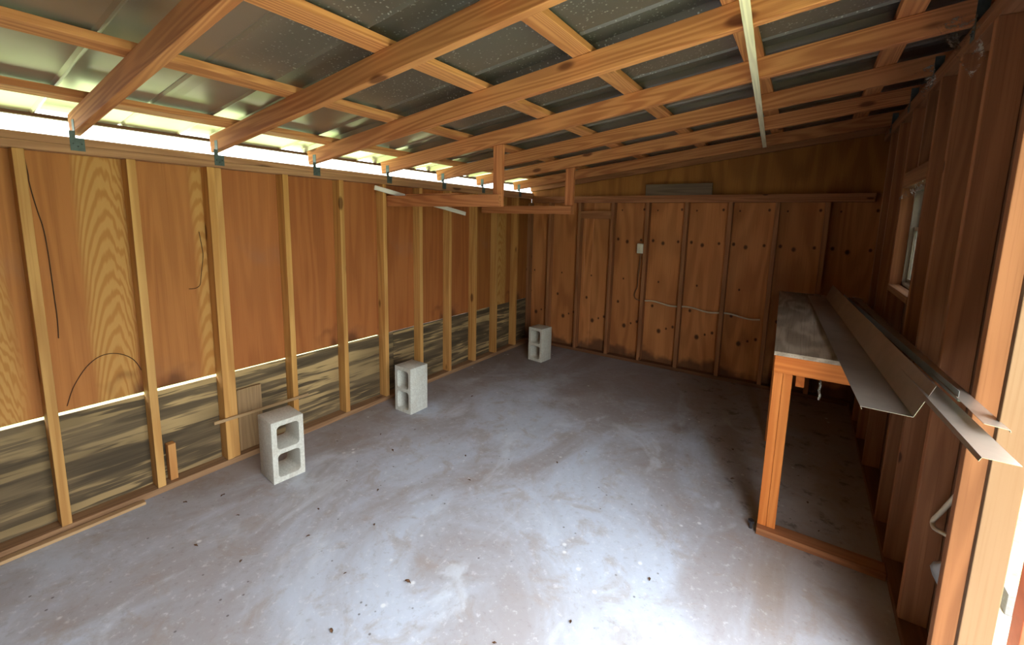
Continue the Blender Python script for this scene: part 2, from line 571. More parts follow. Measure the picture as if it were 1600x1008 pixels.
wb = tag(empty('wall_back'), kind='structure')
YB = D + T
for a, b, z0 in ((-T, 0.243, 0.02), (0.245, 0.70, 0.0), (0.702, 0.80, 0.035), (0.802, 1.464, 0.0), (1.466, 2.68, 0.0), (2.682, W + T, 0.0)):
    box('plywood_panel', a, b, YB, YB + 0.012, z0, 1.914, M['ply_back'], wb, bev=0.001, grain='z')
bm = bmesh.new()
vs = [bm.verts.new(p) for p in ((-T, YB, 1.914), (W + T, YB, 1.914), (W + T, YB, met(W + T) - 0.002), (-T, YB, met(-T) - 0.002))]
f = bm.faces.new(vs)
r = bmesh.ops.extrude_face_region(bm, geom=[f])
for v in r['geom']:
    if isinstance(v, bmesh.types.BMVert):
        v.co.y += 0.012
# local x up for the grain
Rz = Matrix.Rotation(-math.pi / 2, 4, 'Y')
for v in bm.verts:
    v.co = Rz.inverted() @ v.co
link('gable_panel', bm, M['ply_gable'], wb, Rz)

DY0, DY1, DZ = 0.50, 2.325, 2.20    # doorway in the right wall
WY0, WY1, WZ0, WZ1 = 3.72, 4.345, 1.27, 1.86   # window
wr = tag(empty('wall_right'), kind='structure')
XR = W + T
ztop = met(XR) - 0.002
for a, b, z0, z1 in ((Y0, DY0, 0, ztop), (DY0, DY1, DZ, ztop), (2.485, 3.39, 0, ztop), (DY1, 2.4845, DZ, ztop), (3.392, WY0, 0, ztop), (WY0, WY1, 0, WZ0), (WY0, WY1, WZ1, ztop),
                     (WY1, 4.61, 0, ztop), (4.612, YB + 0.01, 0, ztop)):
    box('plywood_panel', XR, XR + 0.012, a, b, z0, z1, M['ply_right'], wr, bev=0, grain='z')
bm = bmesh.new()
xa, xb = -T - 0.012, XR + 0.012
f = bm.faces.new([bm.verts.new(Rz.inverted() @ Vector(p)) for p in
                  ((xa, Y0, 0), (xb, Y0, 0), (xb, Y0, met(xb) - 0.012), (xa, Y0, met(xa) - 0.012))])
r = bmesh.ops.extrude_face_region(bm, geom=[f])
for v in r['geom']:
    if isinstance(v, bmesh.types.BMVert):
        v.co.y -= 0.02
wf = link('wall_front', bm, M['ply_right'], matrix=Rz)
wf['kind'] = 'structure'

# roof: corrugated sheets with a broad rib above each rafter
RAF_Y = [-1.135, -0.51, 0.115, 0.74, 1.363, 1.972, 2.595, 3.248, 3.915, 4.53, 5.255]
RIBS = [y + 0.019 for y in RAF_Y] + [5.9, -0.5]


def prof(y):
    h = 0.0
    for c in RIBS:
        d = abs(y - c)
        if d < 0.092:
            h = max(h, 0.026 * min(1.0, (0.092 - d) / 0.02))
        elif d < 0.116:
            h = min(h, -0.008 * (1 - abs(d - 0.104) / 0.012))
    for c in (1.617,):
        d = abs(y - c)
        if d < 0.012:
            h = max(h, 0.008 * (1 - d / 0.012))
    return h


ce = tag(empty('ceiling'), kind='structure')
seams = [Y0 - 0.2, -0.214, 0.70, 1.617, 2.531, 3.445, 4.359, 5.273, 5.95]
for i in range(len(seams) - 1):
    a, b = seams[i], seams[i + 1] + 0.03
    ys = {a, b}
    for c in RIBS + [1.617]:
        for d in (-0.116, -0.104, -0.092, -0.072, 0.072, 0.092, 0.104, 0.116, -0.012, 0, 0.012):
            if a < c + d < b:
                ys.add(c + d)
    ys = sorted(ys)
    bm = bmesh.new()
    rows = []
    xs = [-0.34 + k * (4.14 / 8) for k in range(9)]
    lift = 0.0
    for x in xs:
        rows.append([bm.verts.new((x, y, met(x) + prof(y) + (0.0025 if y < a + 0.031 and i else 0.0))) for y in ys])
    for p, q in zip(rows, rows[1:]):
        for k in range(len(ys) - 1):
            bm.faces.new((p[k], p[k + 1], q[k + 1], q[k]))
    r = bmesh.ops.extrude_face_region(bm, geom=bm.faces[:])
    for v in r['geom']:
        if isinstance(v, bmesh.types.BMVert):
            v.co.z += 0.0012
    link('roof_sheet', bm, M['roof'], ce)

# closure strip that fills the ribs of the roof over the right wall
bm = bmesh.new()
ys = [Y0 + 0.02 * k for k in range(int((YB - Y0) / 0.02) + 1)]
cols = []
for y in ys:
    cols.append([bm.verts.new((x, y, z)) for x in (XR + 0.001, XR + 0.011) for z in (met(x) - 0.003, met(x) + prof(y) - 0.0005)])
for p, q in zip(cols, cols[1:]):
    for i0, i1 in ((0, 1), (1, 3), (3, 2), (2, 0)):
        bm.faces.new((p[i0], p[i1], q[i1], q[i0]))
link('closure_strip', bm, M['fascia'], wr)

# window in the right wall
w1 = tag(empty('window_1', (XR, (WY0 + WY1) / 2, WZ0)), kind='structure')
fx0, fx1 = XR - 0.03, XR + 0.03
bm = bmesh.new()
for a, b, c, d in ((WY0, WY0 + 0.02, WZ0, WZ1), (WY1 - 0.02, WY1, WZ0, WZ1), (WY0, WY1, WZ0, WZ0 + 0.02), (WY0, WY1, WZ1 - 0.02, WZ1)):
    bx(bm, fx0, fx1, a, b, c, d)
link('window_frame', bm, M['paintwhite'], w1)
zm = 1.615
for z0, z1, xo in ((WZ0 + 0.021, zm + 0.012, -0.012), (zm - 0.012, WZ1 - 0.021, 0.008)):
    bm = bmesh.new()
    y0, y1 = WY0 + 0.021, WY1 - 0.021
    xa, xb = XR + xo, XR + xo + 0.018
    for a, b, c, d in ((y0, y0 + 0.022, z0, z1), (y1 - 0.022, y1, z0, z1), (y0 + 0.022, y1 - 0.022, z0, z0 + 0.022), (y0 + 0.022, y1 - 0.022, z1 - 0.022, z1)):
        bx(bm, xa, xb, a, b, c, d)
    s = link('sash', bm, M['paintwhite'], w1)
    box('pane', xa + 0.007, xa + 0.010, y0 + 0.022, y1 - 0.022, z0 + 0.022, z1 - 0.022, M['glass'], s, bev=0)

# door jamb board (the doorway the light comes through)
j = box('trim_1', 3.392, 3.455, DY1, DY1 + 0.019, 0.0, DZ, M['jamb'], bev=0.002, grain='z')
j['kind'] = 'structure'
j = box('trim_3', 3.392, XR + 0.035, DY0 + 0.002, DY1, DZ - 0.02, DZ, M['jamb'], bev=0.002, grain='y')
j['kind'] = 'structure'

# ------------------------------------------------------------------ framing
G_L = 'studs of the low left wall'
ZP = 0.038
ZT = 1.882
left = [
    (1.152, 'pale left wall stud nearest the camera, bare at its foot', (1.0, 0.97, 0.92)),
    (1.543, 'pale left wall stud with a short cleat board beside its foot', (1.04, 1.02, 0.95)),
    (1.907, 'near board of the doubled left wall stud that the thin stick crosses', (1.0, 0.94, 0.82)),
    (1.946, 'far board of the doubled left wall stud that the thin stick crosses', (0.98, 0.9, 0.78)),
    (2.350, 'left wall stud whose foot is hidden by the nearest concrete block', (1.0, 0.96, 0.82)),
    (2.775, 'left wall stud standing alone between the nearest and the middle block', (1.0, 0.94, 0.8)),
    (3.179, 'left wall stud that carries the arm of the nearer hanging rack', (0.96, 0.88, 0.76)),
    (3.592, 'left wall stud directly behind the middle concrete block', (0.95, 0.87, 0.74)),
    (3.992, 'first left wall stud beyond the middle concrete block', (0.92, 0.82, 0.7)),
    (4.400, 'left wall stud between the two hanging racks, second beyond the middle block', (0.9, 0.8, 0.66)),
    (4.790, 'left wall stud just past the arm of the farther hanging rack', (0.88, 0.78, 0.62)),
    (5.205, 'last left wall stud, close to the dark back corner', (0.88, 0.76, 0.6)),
]
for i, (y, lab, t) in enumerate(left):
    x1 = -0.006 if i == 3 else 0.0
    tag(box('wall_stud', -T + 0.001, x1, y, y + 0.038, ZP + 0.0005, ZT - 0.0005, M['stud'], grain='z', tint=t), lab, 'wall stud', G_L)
tag(box('sill_plate', -T + 0.001, 0.0, Y0 + 0.002, D - 0.002, 0.0005, ZP, M['plate'], grain='y', tint=(0.72, 0.76, 0.8)),
    'dirty wooden sill plate on the floor along the left wall', 'sill plate', 'sill plates')
tp = tag(empty('top_plate', (0, 0, ZT)), 'doubled wooden top plate under the low eave on the left wall', 'top plate', 'top plates')
box('lower_board', -T + 0.001, 0.0, Y0 + 0.002, 5.58, ZT, ZT + 0.037, M['plate'], tp, grain='y', tint=(1, .96, .9))
box('upper_board', -T + 0.001, 0.0, Y0 + 0.002, 5.58, ZT + 0.0375, ZT + 0.074, M['plate'], tp, grain='y', tint=(1, .98, .92))

tag(box('cleat', -0.075, -0.03, 1.612, 1.65, ZP + 0.001, 0.262, M['stud'], grain='z', tint=(.86, .74, .68)),
    'short brown cleat board standing on the left sill plate', 'board')
tag(box('scrap_board', -0.07, -0.052, 2.005, 2.158, ZP + 0.001, 0.463, M['stick'], grain='z', tint=(0.72, 0.68, 0.62)),
    'small tan scrap of plywood leaning in the bay beside the doubled stud', 'scrap board')
tag(beam('thin_stick', (0.0085, 1.84, 0.318), (0.0085, 2.455, 0.303), 0.012, 0.02, M['stick'], bev=0.002),
    'thin pale wooden stick fixed across two left wall studs behind the nearest block', 'stick')
tag(box('floor_strip', 0.012, 0.05, 0.3, 1.47, 0.001, 0.018, M['stick'], grain='y', tint=(1, .97, .95)),
    'narrow pale wood strip lying on the floor against the left sill plate', 'wood strip')

# back wall
G_B = 'studs of the back wall'
ZBT = 1.838
back = [
    (0.222, 'back wall stud behind the farthest concrete block'),
    (0.631, 'back wall stud at the left end of the short blocking piece'),
    (1.047, 'back wall stud at the right end of the short blocking piece'),
    (1.446, 'back wall stud with the white switch box on its side'),
    (1.856, 'back wall stud first to the right of the switch box'),
    (2.274, 'back wall stud second to the right of the switch box'),
    (2.673, 'back wall stud just beside the end of the workbench'),
    (3.060, 'dim back wall stud rising above the workbench top'),
]
for x, lab in back:
    tag(box('wall_stud', x, x + 0.038, D, D + T - 0.001, ZP + 0.0005, ZBT - 0.0005, M['brown'], grain='z', tint=(1.15, 1.08, 1.0)), lab, 'wall stud', G_B)
tag(box('wall_stud', -0.088, -0.05, D + 0.001, D + T - 0.001, ZP + 0.0005, ZBT - 0.0005, M['brown'], grain='z'),
    'corner stud where the left wall meets the back wall', 'wall stud', G_B)
tag(box('sill_plate', -0.088, W - 0.001, D, D + T - 0.001, 0.0005, ZP, M['brown'], grain='x', tint=(0.6, 0.58, 0.6)),
    'dark sill plate at the foot of the back wall', 'sill plate', 'sill plates')
tp = tag(empty('top_plate', (0, D, ZBT)), 'doubled brown top plate across the back wall', 'top plate', 'top plates')
box('lower_board', 0.004, W - 0.001, D, D + T - 0.001, ZBT, ZBT + 0.037, M['brown'], tp, grain='x', tint=(1.2, 1.05, .95))
box('upper_board', 0.004, W - 0.001, D, D + T - 0.001, ZBT + 0.0375, ZBT + 0.075, M['brown'], tp, grain='x', tint=(1.2, 1.05, .95))
tag(box('blocking', 0.67, 1.046, D, D + 0.038, 1.65, 1.74, M['brown'], grain='x', tint=(1.2, 1.1, 1.0)),
    'short wooden blocking nailed between two back wall studs', 'blocking')
tag(box('short_board', 1.428, 2.106, D + 0.01, D + 0.03, ZBT + 0.0755, 2.032, M['greyboard'], grain='x'),
    'short grey board standing on edge on the back top plate', 'board')

# right wall
G_R = 'studs of the right wall'
ZRT = 2.331
right = [
    (2.346, ZP, ZRT, 'trimmer stud of the doorway, lit from outside at the right edge'),
    (2.555, ZP, ZRT, 'right wall stud first in from the doorway trimmer'),
    (2.963, ZP, ZRT, 'right wall stud between the doorway and the bench front, metal trims passing it'),
    (3.360, ZP, ZRT, 'right wall stud just behind the front edge of the workbench'),
    (3.680, ZP, ZRT, 'right wall stud on the near side of the window'),
    (4.347, ZP, ZRT, 'right wall stud on the far side of the window'),
    (4.800, ZP, ZRT, 'right wall stud first beyond the window'),
    (5.160, ZP, ZRT, 'right wall stud farthest in, near the dark back corner'),
]
for y, z0, z1, lab in right:
    tag(box('wall_stud', W, 3.455 if y < 2.4 else W + T - 0.001, y, y + 0.038, z0 + 0.0005, z1 - 0.0005, M['brown'], grain='z', tint=(1.08, 0.97, 0.86)), lab, 'wall stud', G_R)
tag(box('cripple_stud', W, W + T - 0.001, 3.95, 3.988, WZ1 + 0.091, ZRT - 0.0005, M['brown'], grain='z'),
    'short cripple stud above the window header', 'wall stud')
tag(box('window_header', W, W + T - 0.001, 3.7185, 4.3465, WZ1 + 0.001, WZ1 + 0.0905, M['brown'], grain='y'),
    'wooden header beam over the small window', 'header')
tag(box('window_sill', W - 0.004, W + T - 0.034, 3.7185, 4.3465, WZ0 - 0.039, WZ0 - 0.001, M['brown'], grain='y'),
    'rough wooden sill under the small window', 'sill')
tag(box('door_header', W, W + T - 0.001, 0.51, 2.345, 2.21, 2.33, M['brown'], grain='y', tint=(1.0, .9, .8)),
    'deep wooden header above the doorway in the right wall', 'header')
tag(box('sill_plate', W, W + T - 0.001, 2.346, D - 0.002, 0.0005, ZP, M['brown'], grain='y', tint=(0.55, 0.5, 0.48)),
    'dark sill plate along the foot of the right wall', 'sill plate', 'sill plates')
tp = tag(empty('top_plate', (W, 0, ZRT)), 'doubled top plate along the high right wall, cobwebbed', 'top plate', 'top plates')
box('lower_board', W, W + T - 0.001, Y0 + 0.002, 5.58, ZRT, ZRT + 0.037, M['brown'], tp, grain='y')
box('upper_board', W, W + T - 0.001, Y0 + 0.002, 5.58, ZRT + 0.0375, ZRT + 0.074, M['brown'], tp, grain='y')

# rafters
raflab = {
    4: 'nearest roof rafter, running out of the top left of the view',
    5: 'second roof rafter from the camera, dark knots on its side',
    6: 'third roof rafter from the camera, bold arched grain',
    7: 'roof rafter that the nearer hanging rack hangs from',
    8: 'roof rafter between the two hanging racks',
    9: 'roof rafter that the farther hanging rack hangs from',
    10: 'last full roof rafter before the gable rafter',
}
tints = {4: (0.95, 0.92, 0.85), 5: (0.95, 0.9, 0.8), 6: (1.0, 0.94, 0.9), 7: (1.04, 0.96, 0.9), 8: (1.0, 0.95, 0.88), 9: (1, .93, .85), 10: (.98, .9, .8)}
RH = 0.098
cosr = math.cos(math.atan(SL))
upv = (-SL, 0, 1)


def sloped(name, y, w, x0, x1, zoff, h, mat, tint):
    a = Vector((x0, y + w / 2, raf(x0) + zoff + h / 2))
    b = Vector((x1, y + w / 2, raf(x1) + zoff + h / 2))
    return beam(name, a, b, w, h * cosr, mat, up=upv, tint=tint, bev=0.003)


for i, y in enumerate(RAF_Y):
    if i < 4:
        continue
    tag(sloped('rafter', y, 0.038, -0.10, W + 0.07, 0.0005, RH, M['rafter'], tints[i]), raflab[i], 'rafter', 'roof rafters')
tag(sloped('rafter', 5.62, 0.036, -0.08, W + 0.06, 0.0005, RH, M['brown'], (1.1, 1, .9)),
    'brown gable rafter flat against the back gable panel', 'rafter', 'roof rafters')

# purlins lie flat on the rafters
plab = ['roof purlin closest to the low eave', 'second roof purlin up from the low eave', 'third roof purlin up from the low eave',
        'fourth roof purlin up, third down from the high wall', 'roof purlin second from the high wall, behind the pale batten', 'roof purlin closest to the high right wall']
PT = 0.032
for x, lab in zip((0.15, 0.805, 1.475, 2.045, 2.645, 3.205), plab):
    z = raf(x) + RH + 0.002 + PT / 2
    a, b = Vector((x, Y0 + 0.1, z)), Vector((x, 5.66, z))
    tag(beam('purlin', a, b, 0.089, PT, M['rafter'], up=upv, tint=(1.04, 1.0, 0.9)), lab, 'purlin', 'roof purlins')
tag(beam('eave_board', (-0.325, Y0 + 0.1, met(-0.325) - 0.011), (-0.325, 5.66, met(-0.325) - 0.011), 0.022, 0.018, M['fascia'], up=upv),
    'dark eave board under the outer edge of the roof metal', 'fascia board')

# galvanised ties where rafters meet the plates
tie_l = ['second metal tie along the left top plate', 'third metal tie along the left top plate', 'fourth metal tie along the left top plate',
         'fifth metal tie along the left top plate', 'sixth metal tie along the left top plate', 'metal tie on the left top plate nearest the back corner']


def make_tie(x0, y, z, s, label, group):
    bm = bmesh.new()
    sx = 0.0015 * s
    bx(bm, x0, x0 + sx, y - 0.022, y + 0.03, z - 0.062, z - 0.002)            # strap on the plate face
    bx(bm, x0 - s * 0.035, x0 + sx, y - 0.0018, y - 0.0004, z + 0.0035, z + 0.085)    # wing on the rafter side
    bx(bm, x0, x0 + sx, y - 0.022, y - 0.0004, z - 0.002, z + 0.03)
    for k in range(3):
        M_ = Matrix.Translation((x0 + sx + s * 0.0025, y - 0.01 + 0.015 * k, z - 0.03 - 0.012 * (k % 2)))
        bmesh.ops.create_uvsphere(bm, u_segments=6, v_segments=4, radius=0.0035, matrix=M_)
    return tag(link('rafter_tie', bm, M['tie']), label, 'metal tie', group)


make_tie(0.0005, 1.363, 1.957, 1, 'metal tie on the left top plate under the nearest rafter', 'metal ties on the left top plate')
for y, lab in zip(RAF_Y[5:], tie_l):
    make_tie(0.0005, y, 1.957, 1, lab, 'metal ties on the left top plate')
tie_r = ['metal tie at the high end of the rafter holding the nearer rack', 'metal tie at the high end of the rafter between the racks',
         'metal tie at the high end of the rafter holding the farther rack', 'metal tie at the high end of the last full rafter']
for y, lab in zip(RAF_Y[7:], tie_r):
    make_tie(W - 0.0005, y, raf(W), -1, lab, 'metal ties on the right top plate')

# long batten hung under the rafters
a, b = Vector((2.757, 1.42, raf(2.757) - 0.008)), Vector((2.566, 5.215, raf(2.566) - 0.008))
tag(beam('batten', a, b, 0.03, 0.012, M['lath'], up=upv, bev=0.002), 'long pale speckled batten running under the rafters toward the back', 'batten')

# hanging racks
for (ya, xh0, xh1, zb, zt, x0, lab) in ((3.2185, 1.08, 1.155, 1.703, 1.788, 0.002, 'nearer wooden hanging rack under the rafters, arm nailed to a left wall stud'),
                                        (4.50, 0.985, 1.073, 1.68, 1.758, 0.002, 'farther wooden hanging rack under the rafters, close to the back wall')):
    rk = tag(empty('hanging_rack', (0, ya, zb)), lab, 'hanging rack', 'hanging racks')
    box('arm', x0, xh1 + 0.004, ya, ya + 0.036, zb, zt, M['rafter'], rk, grain='x', tint=(0.95, 0.8, 0.72))
    yh = ya + 0.0365
    bm = bmesh.new()
    vs = bx(bm, xh0, xh1, yh, yh + 0.034, zb + 0.002, 0)
    for v in vs:
        if abs(v.co.z) < 1e-6:
            v.co.z = raf(v.co.x) - 0.002
    bmesh.ops.bevel(bm, geom=bm.edges[:], offset=0.002, segments=1, affect='EDGES')
    Ri = Rz.inverted()
    for v in bm.verts:
        v.co = Ri @ v.co
    link('hanger', bm, M['rafter'], rk, Rz, tint=(1.05, 0.9, 0.8))
tag(beam('white_lath', (0.055, 3.055, 1.845), (0.055, 4.17, 1.664), 0.012, 0.036, M['white'], bev=0.002),
    'white painted lath slung past the nearer rack along the left wall', 'lath')
tag(beam('wood_lath', (0.22, 3.2365, 1.7955), (0.78, 3.2365, 1.7955), 0.03, 0.012, M['rafter'], bev=0.002, tint=(.85, .7, .6)),
    'thin brown slat lying on the arm of the nearer hanging rack', 'slat')

# ------------------------------------------------------------------ concrete blocks
def block_mesh():
    cu = bpy.data.curves.new('b', 'CURVE')
    cu.dimensions = '2D'
    cu.fill_mode = 'BOTH'

    def poly(pts):
        sp = cu.splines.new('POLY')
        sp.points.add(len(pts) - 1)
        for p, q in zip(sp.points, pts):
            p.co = (q[0], q[1], 0, 1)
        sp.use_cyclic_u = True

    def rr(x0, x1, y0, y1, r, n=5):
        out = []
        for cx, cy, a0 in ((x1 - r, y1 - r, 0), (x0 + r, y1 - r, 90), (x0 + r, y0 + r, 180), (x1 - r, y0 + r, 270)):
            for k in range(n + 1):
                a = math.radians(a0 + 90 * k / n)
                out.append((cx + r * math.cos(a), cy + r * math.sin(a)))
        return out
    poly(rr(-0.095, 0.095, 0, 0.39, 0.004, 2))
    poly(rr(-0.063, 0.066, 0.032, 0.180, 0.022))
    poly(rr(-0.063, 0.066, 0.210, 0.358, 0.022))
    cu.extrude = 0.0925
    cu.bevel_depth = 0.0025
    cu.bevel_resolution = 1
    cu.offset = -0.0025
    tmp = bpy.data.objects.new('b', cu)
    COL.objects.link(tmp)
    me = bpy.data.meshes.new_from_object(tmp.evaluated_get(bpy.context.evaluated_depsgraph_get()))
    bpy.data.objects.remove(tmp)
    bpy.data.curves.remove(cu)
    me.transform(Matrix.Rotation(math.pi / 2, 4, 'X'))       # height along z, cores along y
    zmin = min(v.co.z for v in me.vertices)
    me.transform(Matrix.Translation((0, 0, -zmin)))
    me.name = 'concrete_block'
    me.materials.clear()
    me.materials.append(M['block'])
    return me


bme = block_mesh()
for (x, y, rz, lab, t) in ((0.352, 2.073, math.radians(85), 'nearest concrete block standing on end, two open cores facing the doorway', (1, 1, 1)),
                           (0.292, 3.203, math.radians(0), 'middle concrete block standing on end, its solid pale side facing the doorway', (1.0, 1.02, 1.03)),
                           (0.485, 5.02, math.radians(-6), 'farthest concrete block standing on end near the back left corner', (0.95, 0.93, 0.88))):
    o = bpy.data.objects.new('concrete_block', bme)
    COL.objects.link(o)
    o.location = (x, y, 0.0005)
    o.rotation_euler = (0, 0, rz)
    o.color = (*t, 1)
    tag(o, lab, 'concrete block', 'concrete blocks on the floor')

# ------------------------------------------------------------------ workbench
wbn = tag(empty('workbench', (3.1, 4.4, 0)), 'rough wooden workbench built along the right wall with a weathered plywood top', 'workbench')
bm = bmesh.new()
nx, ny = 26, 90
vsg = []
for a in range(nx + 1):
    row = []
    for b in range(ny + 1):
        y = 3.222 + (5.583 - 3.222) * b / ny
        xl = 2.866 - (y - 3.222) * 0.036
        x = xl + (W - 0.002 - xl) * a / nx
        z = 1.0
        if 0 < a < nx and 0 < b < ny:
            q = noise.noise(Vector((x * 9, y * 9, 0))) + 0.5 * noise.noise(Vector((x * 26, y * 26, 3)))
            z += max(0.0, q - 0.25) * 0.012
        row.append(bm.verts.new((y - 4.4, -(x - 3.1), z - 0.99)))
    vsg.append(row)
for a in range(nx):
    for b in range(ny):
        bm.faces.new((vsg[a][b], vsg[a][b + 1], vsg[a + 1][b + 1], vsg[a + 1][b]))
r = bmesh.ops.extrude_face_region(bm, geom=bm.faces[:])
for v in r['geom']:
    if isinstance(v, bmesh.types.BMVert):
        v.co.z = -0.01
link('bench_top', bm, M['ply_top'], wbn, Matrix.Translation((3.1, 4.4, 0.99)) @ Matrix.Rotation(math.pi / 2, 4, 'Z'), smooth=False)
box('front_rail', 2.871, W - 0.003, 3.226, 3.262, 0.893, 0.979, M['bench'], wbn, grain='x', tint=(1, .92, .86))
box('leg', 2.872, 2.912, 3.2635, 3.35, ZP + 0.001, 0.978, M['bench'], wbn, grain='z', tint=(1, .95, .9))
box('leg', 2.913, 2.953, 3.2635, 3.35, ZP + 0.001, 0.978, M['bench'], wbn, grain='z', tint=(1.02, 1, .95))
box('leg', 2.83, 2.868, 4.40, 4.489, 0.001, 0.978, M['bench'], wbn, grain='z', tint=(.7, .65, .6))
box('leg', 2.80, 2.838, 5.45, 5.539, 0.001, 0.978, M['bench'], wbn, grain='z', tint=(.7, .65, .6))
box('floor_rail', 2.871, W - 0.003, 3.226, 3.314, 0.001, ZP, M['brown'], wbn, grain='x', tint=(1.15, 1, .9))
box('joist', 2.968, 3.006, 3.351, 5.58, 0.80, 0.895, M['bench'], wbn, grain='y', tint=(.85, .75, .7))
box('ledger', W - 0.04, W - 0.003, 3.263, 5.58, 0.893, 0.979, M['brown'], wbn, grain='y')
tag(tube('cobweb_strand', [(3.062, 3.222, 0.895), (3.066, 3.219, 0.87), (3.060, 3.22, 0.845), (3.07, 3.218, 0.82), (3.064, 3.22, 0.80)], 0.005, M['web']),
    'dusty strand of cobweb dangling from the front rail of the workbench', 'cobweb')


def loft(name, near, far, yn, yf, mat, label, thick=0.0012, seg=6):
    """A folded sheet-metal length: the same profile at both ends, joined by a straight run."""
    bm = bmesh.new()
    rows = []
    for k in range(seg + 1):
        t = k / seg
        rows.append([bm.verts.new((a[0] + (b[0] - a[0]) * t, yn + (yf - yn) * t, a[1] + (b[1] - a[1]) * t)) for a, b in zip(near, far)])
    for p, q in zip(rows, rows[1:]):
        for k in range(len(p) - 1):
            bm.faces.new((p[k], p[k + 1], q[k + 1], q[k]))
    bmesh.ops.recalc_face_normals(bm, faces=bm.faces)
    o = link(name, bm, mat)
    md = o.modifiers.new('sheet', 'SOLIDIFY')
    md.thickness = thick
    md.offset = 0
    return tag(o, label, 'metal trim', 'long metal trims on the workbench')


loft('metal_trim', [(3.149, 1.019), (3.145, 1.027), (3.276, 1.026), (3.316, 1.138)], [(3.006, 1.008), (3.002, 1.014), (3.133, 1.010), (3.172, 1.122)],
     2.555, 5.36, M['trim_metal'], 'long V-shaped metal trim lying nearest the room, dull brown inside')
loft('metal_trim', [(3.353, 1.152), (3.353, 1.121), (3.372, 1.121)], [(3.248, 1.066), (3.248, 1.035), (3.267, 1.035)],
     2.495, 5.25, M['trim_sky_tint'], 'narrow metal trim, pale with painted sky reflection, standing on edge between the wider trims', 0.001)
loft('metal_trim', [(3.307, 1.106), (3.311, 1.116), (3.372, 1.116)], [(3.190, 0.99 + 0.015), (3.200, 1.030), (3.262, 1.030)],
     2.10, 5.20, M['trim_metal'], 'long metal trim whose bright end reaches farthest into the doorway')
loft('metal_trim', [(3.351, 1.140), (3.397, 1.136), (3.398, 1.131)], [(3.300, 1.056), (3.346, 1.052), (3.347, 1.047)],
     2.27, 5.20, M['trim_metal'], 'flat metal trim pushed closest against the right wall studs')
tag(box('scrap_block', 3.285, 3.385, 3.30, 3.39, 1.0085, 1.04, M['brown'], grain='x'), 'scrap wood block on the bench under the metal trims', 'wood block')

# ------------------------------------------------------------------ electrics
sw = tag(empty('light_switch', (1.408, D + 0.02, 1.327)), 'white switch box on the side of a back wall stud, cable hanging below', 'light switch')
box('switch_box', 1.374, 1.4435, D + 0.004, D + 0.045, 1.274, 1.382, M['switch'], sw, bev=0.004, grain='z')
box('switch_lever', 1.402, 1.414, D - 0.006, D + 0.0038, 1.318, 1.338, M['switch'], sw, bev=0.002, grain='z')
tag(tube('hanging_cable', [(1.415, D + 0.03, 1.273), (1.408, D + 0.035, 1.15), (1.395, D + 0.04, 1.0), (1.40, D + 0.045, 0.88), (1.372, D + 0.045, 0.84),
                           (1.36, D + 0.045, 0.77), (1.40, D + 0.05, 0.73), (1.43, D + 0.05, 0.735)], 0.006, M['wire_dark']),
    'thin cable dropping from the switch box down the back wall', 'cable')
pts = []
for k in range(22):
    x = 1.49 + (2.64 - 1.49) * k / 21
    pts.append((x, D + 0.05, 0.735 - 0.05 * (k / 21) + 0.012 * math.sin(k * 0.9)))
tag(tube('wall_cable', pts, 0.0085, M['cable']), 'pale cable running sideways through the back wall studs', 'cable')
tag(tube('right_cable', [(3.475, 2.60, 0.90), (3.47, 2.72, 0.80), (3.465, 2.84, 0.66), (3.455, 2.92, 0.545), (3.45, 2.955, 0.50), (3.45, 2.93, 0.485),
                         (3.455, 2.86, 0.515), (3.46, 2.78, 0.55), (3.465, 2.70, 0.57)], 0.008, M['cable']),
    'white cable looping between two right wall studs near the doorway', 'cable')
tag(tube('drop_cable', [(3.47, 3.64, 0.85), (3.468, 3.645, 0.7), (3.47, 3.63, 0.6), (3.472, 3.62, 0.50)], 0.008, M['cable']),
    'white cable hanging straight down the right wall under the bench', 'cable')
tag(tube('stub_cable', [(3.46, 3.50, 0.88), (3.462, 3.495, 0.76), (3.465, 3.48, 0.66)], 0.006, M['cable']),
    'short white cable end hanging under the bench, nearer the doorway', 'cable')
bm = bmesh.new()
gr = []
for a in range(5):
    row = []
    for b in range(7):
        u, v = a / 4, b / 6
        row.append(bm.verts.new((3.46 + 0.02 * math.sin(v * 5 + u * 3), 2.735 + 0.11 * u * (0.4 + 0.6 * math.sin(math.pi * min(1, v + 0.15))), 0.33 + 0.15 * v)))
    gr.append(row)
for a in range(4):
    for b in range(6):
        bm.faces.new((gr[a][b], gr[a][b + 1], gr[a + 1][b + 1], gr[a + 1][b]))
pl = link('plastic_scrap', bm, M['plastic'], smooth=True)
md = pl.modifiers.new('sheet', 'SOLIDIFY')
md.thickness = 0.0015
tag(pl, 'crumpled grey plastic scrap stuck low on the right wall by the doorway', 'plastic scrap')
bm = bmesh.new()
bmesh.ops.create_cone(bm, segments=10, radius1=0.008, radius2=0.008, depth=0.035, cap_ends=True, matrix=Matrix.Translation((0, 0, 0.0175)))
bmesh.ops.create_cone(bm, segments=6, radius1=0.017, radius2=0.017, depth=0.012, cap_ends=True, matrix=Matrix.Translation((0, 0, 0.041)))
tag(link('bolt', bm, M['bolt'], matrix=Matrix.Translation((2.845, 3.262, 0.0005))), 'small dark bolt standing on the floor at the bench leg', 'bolt')

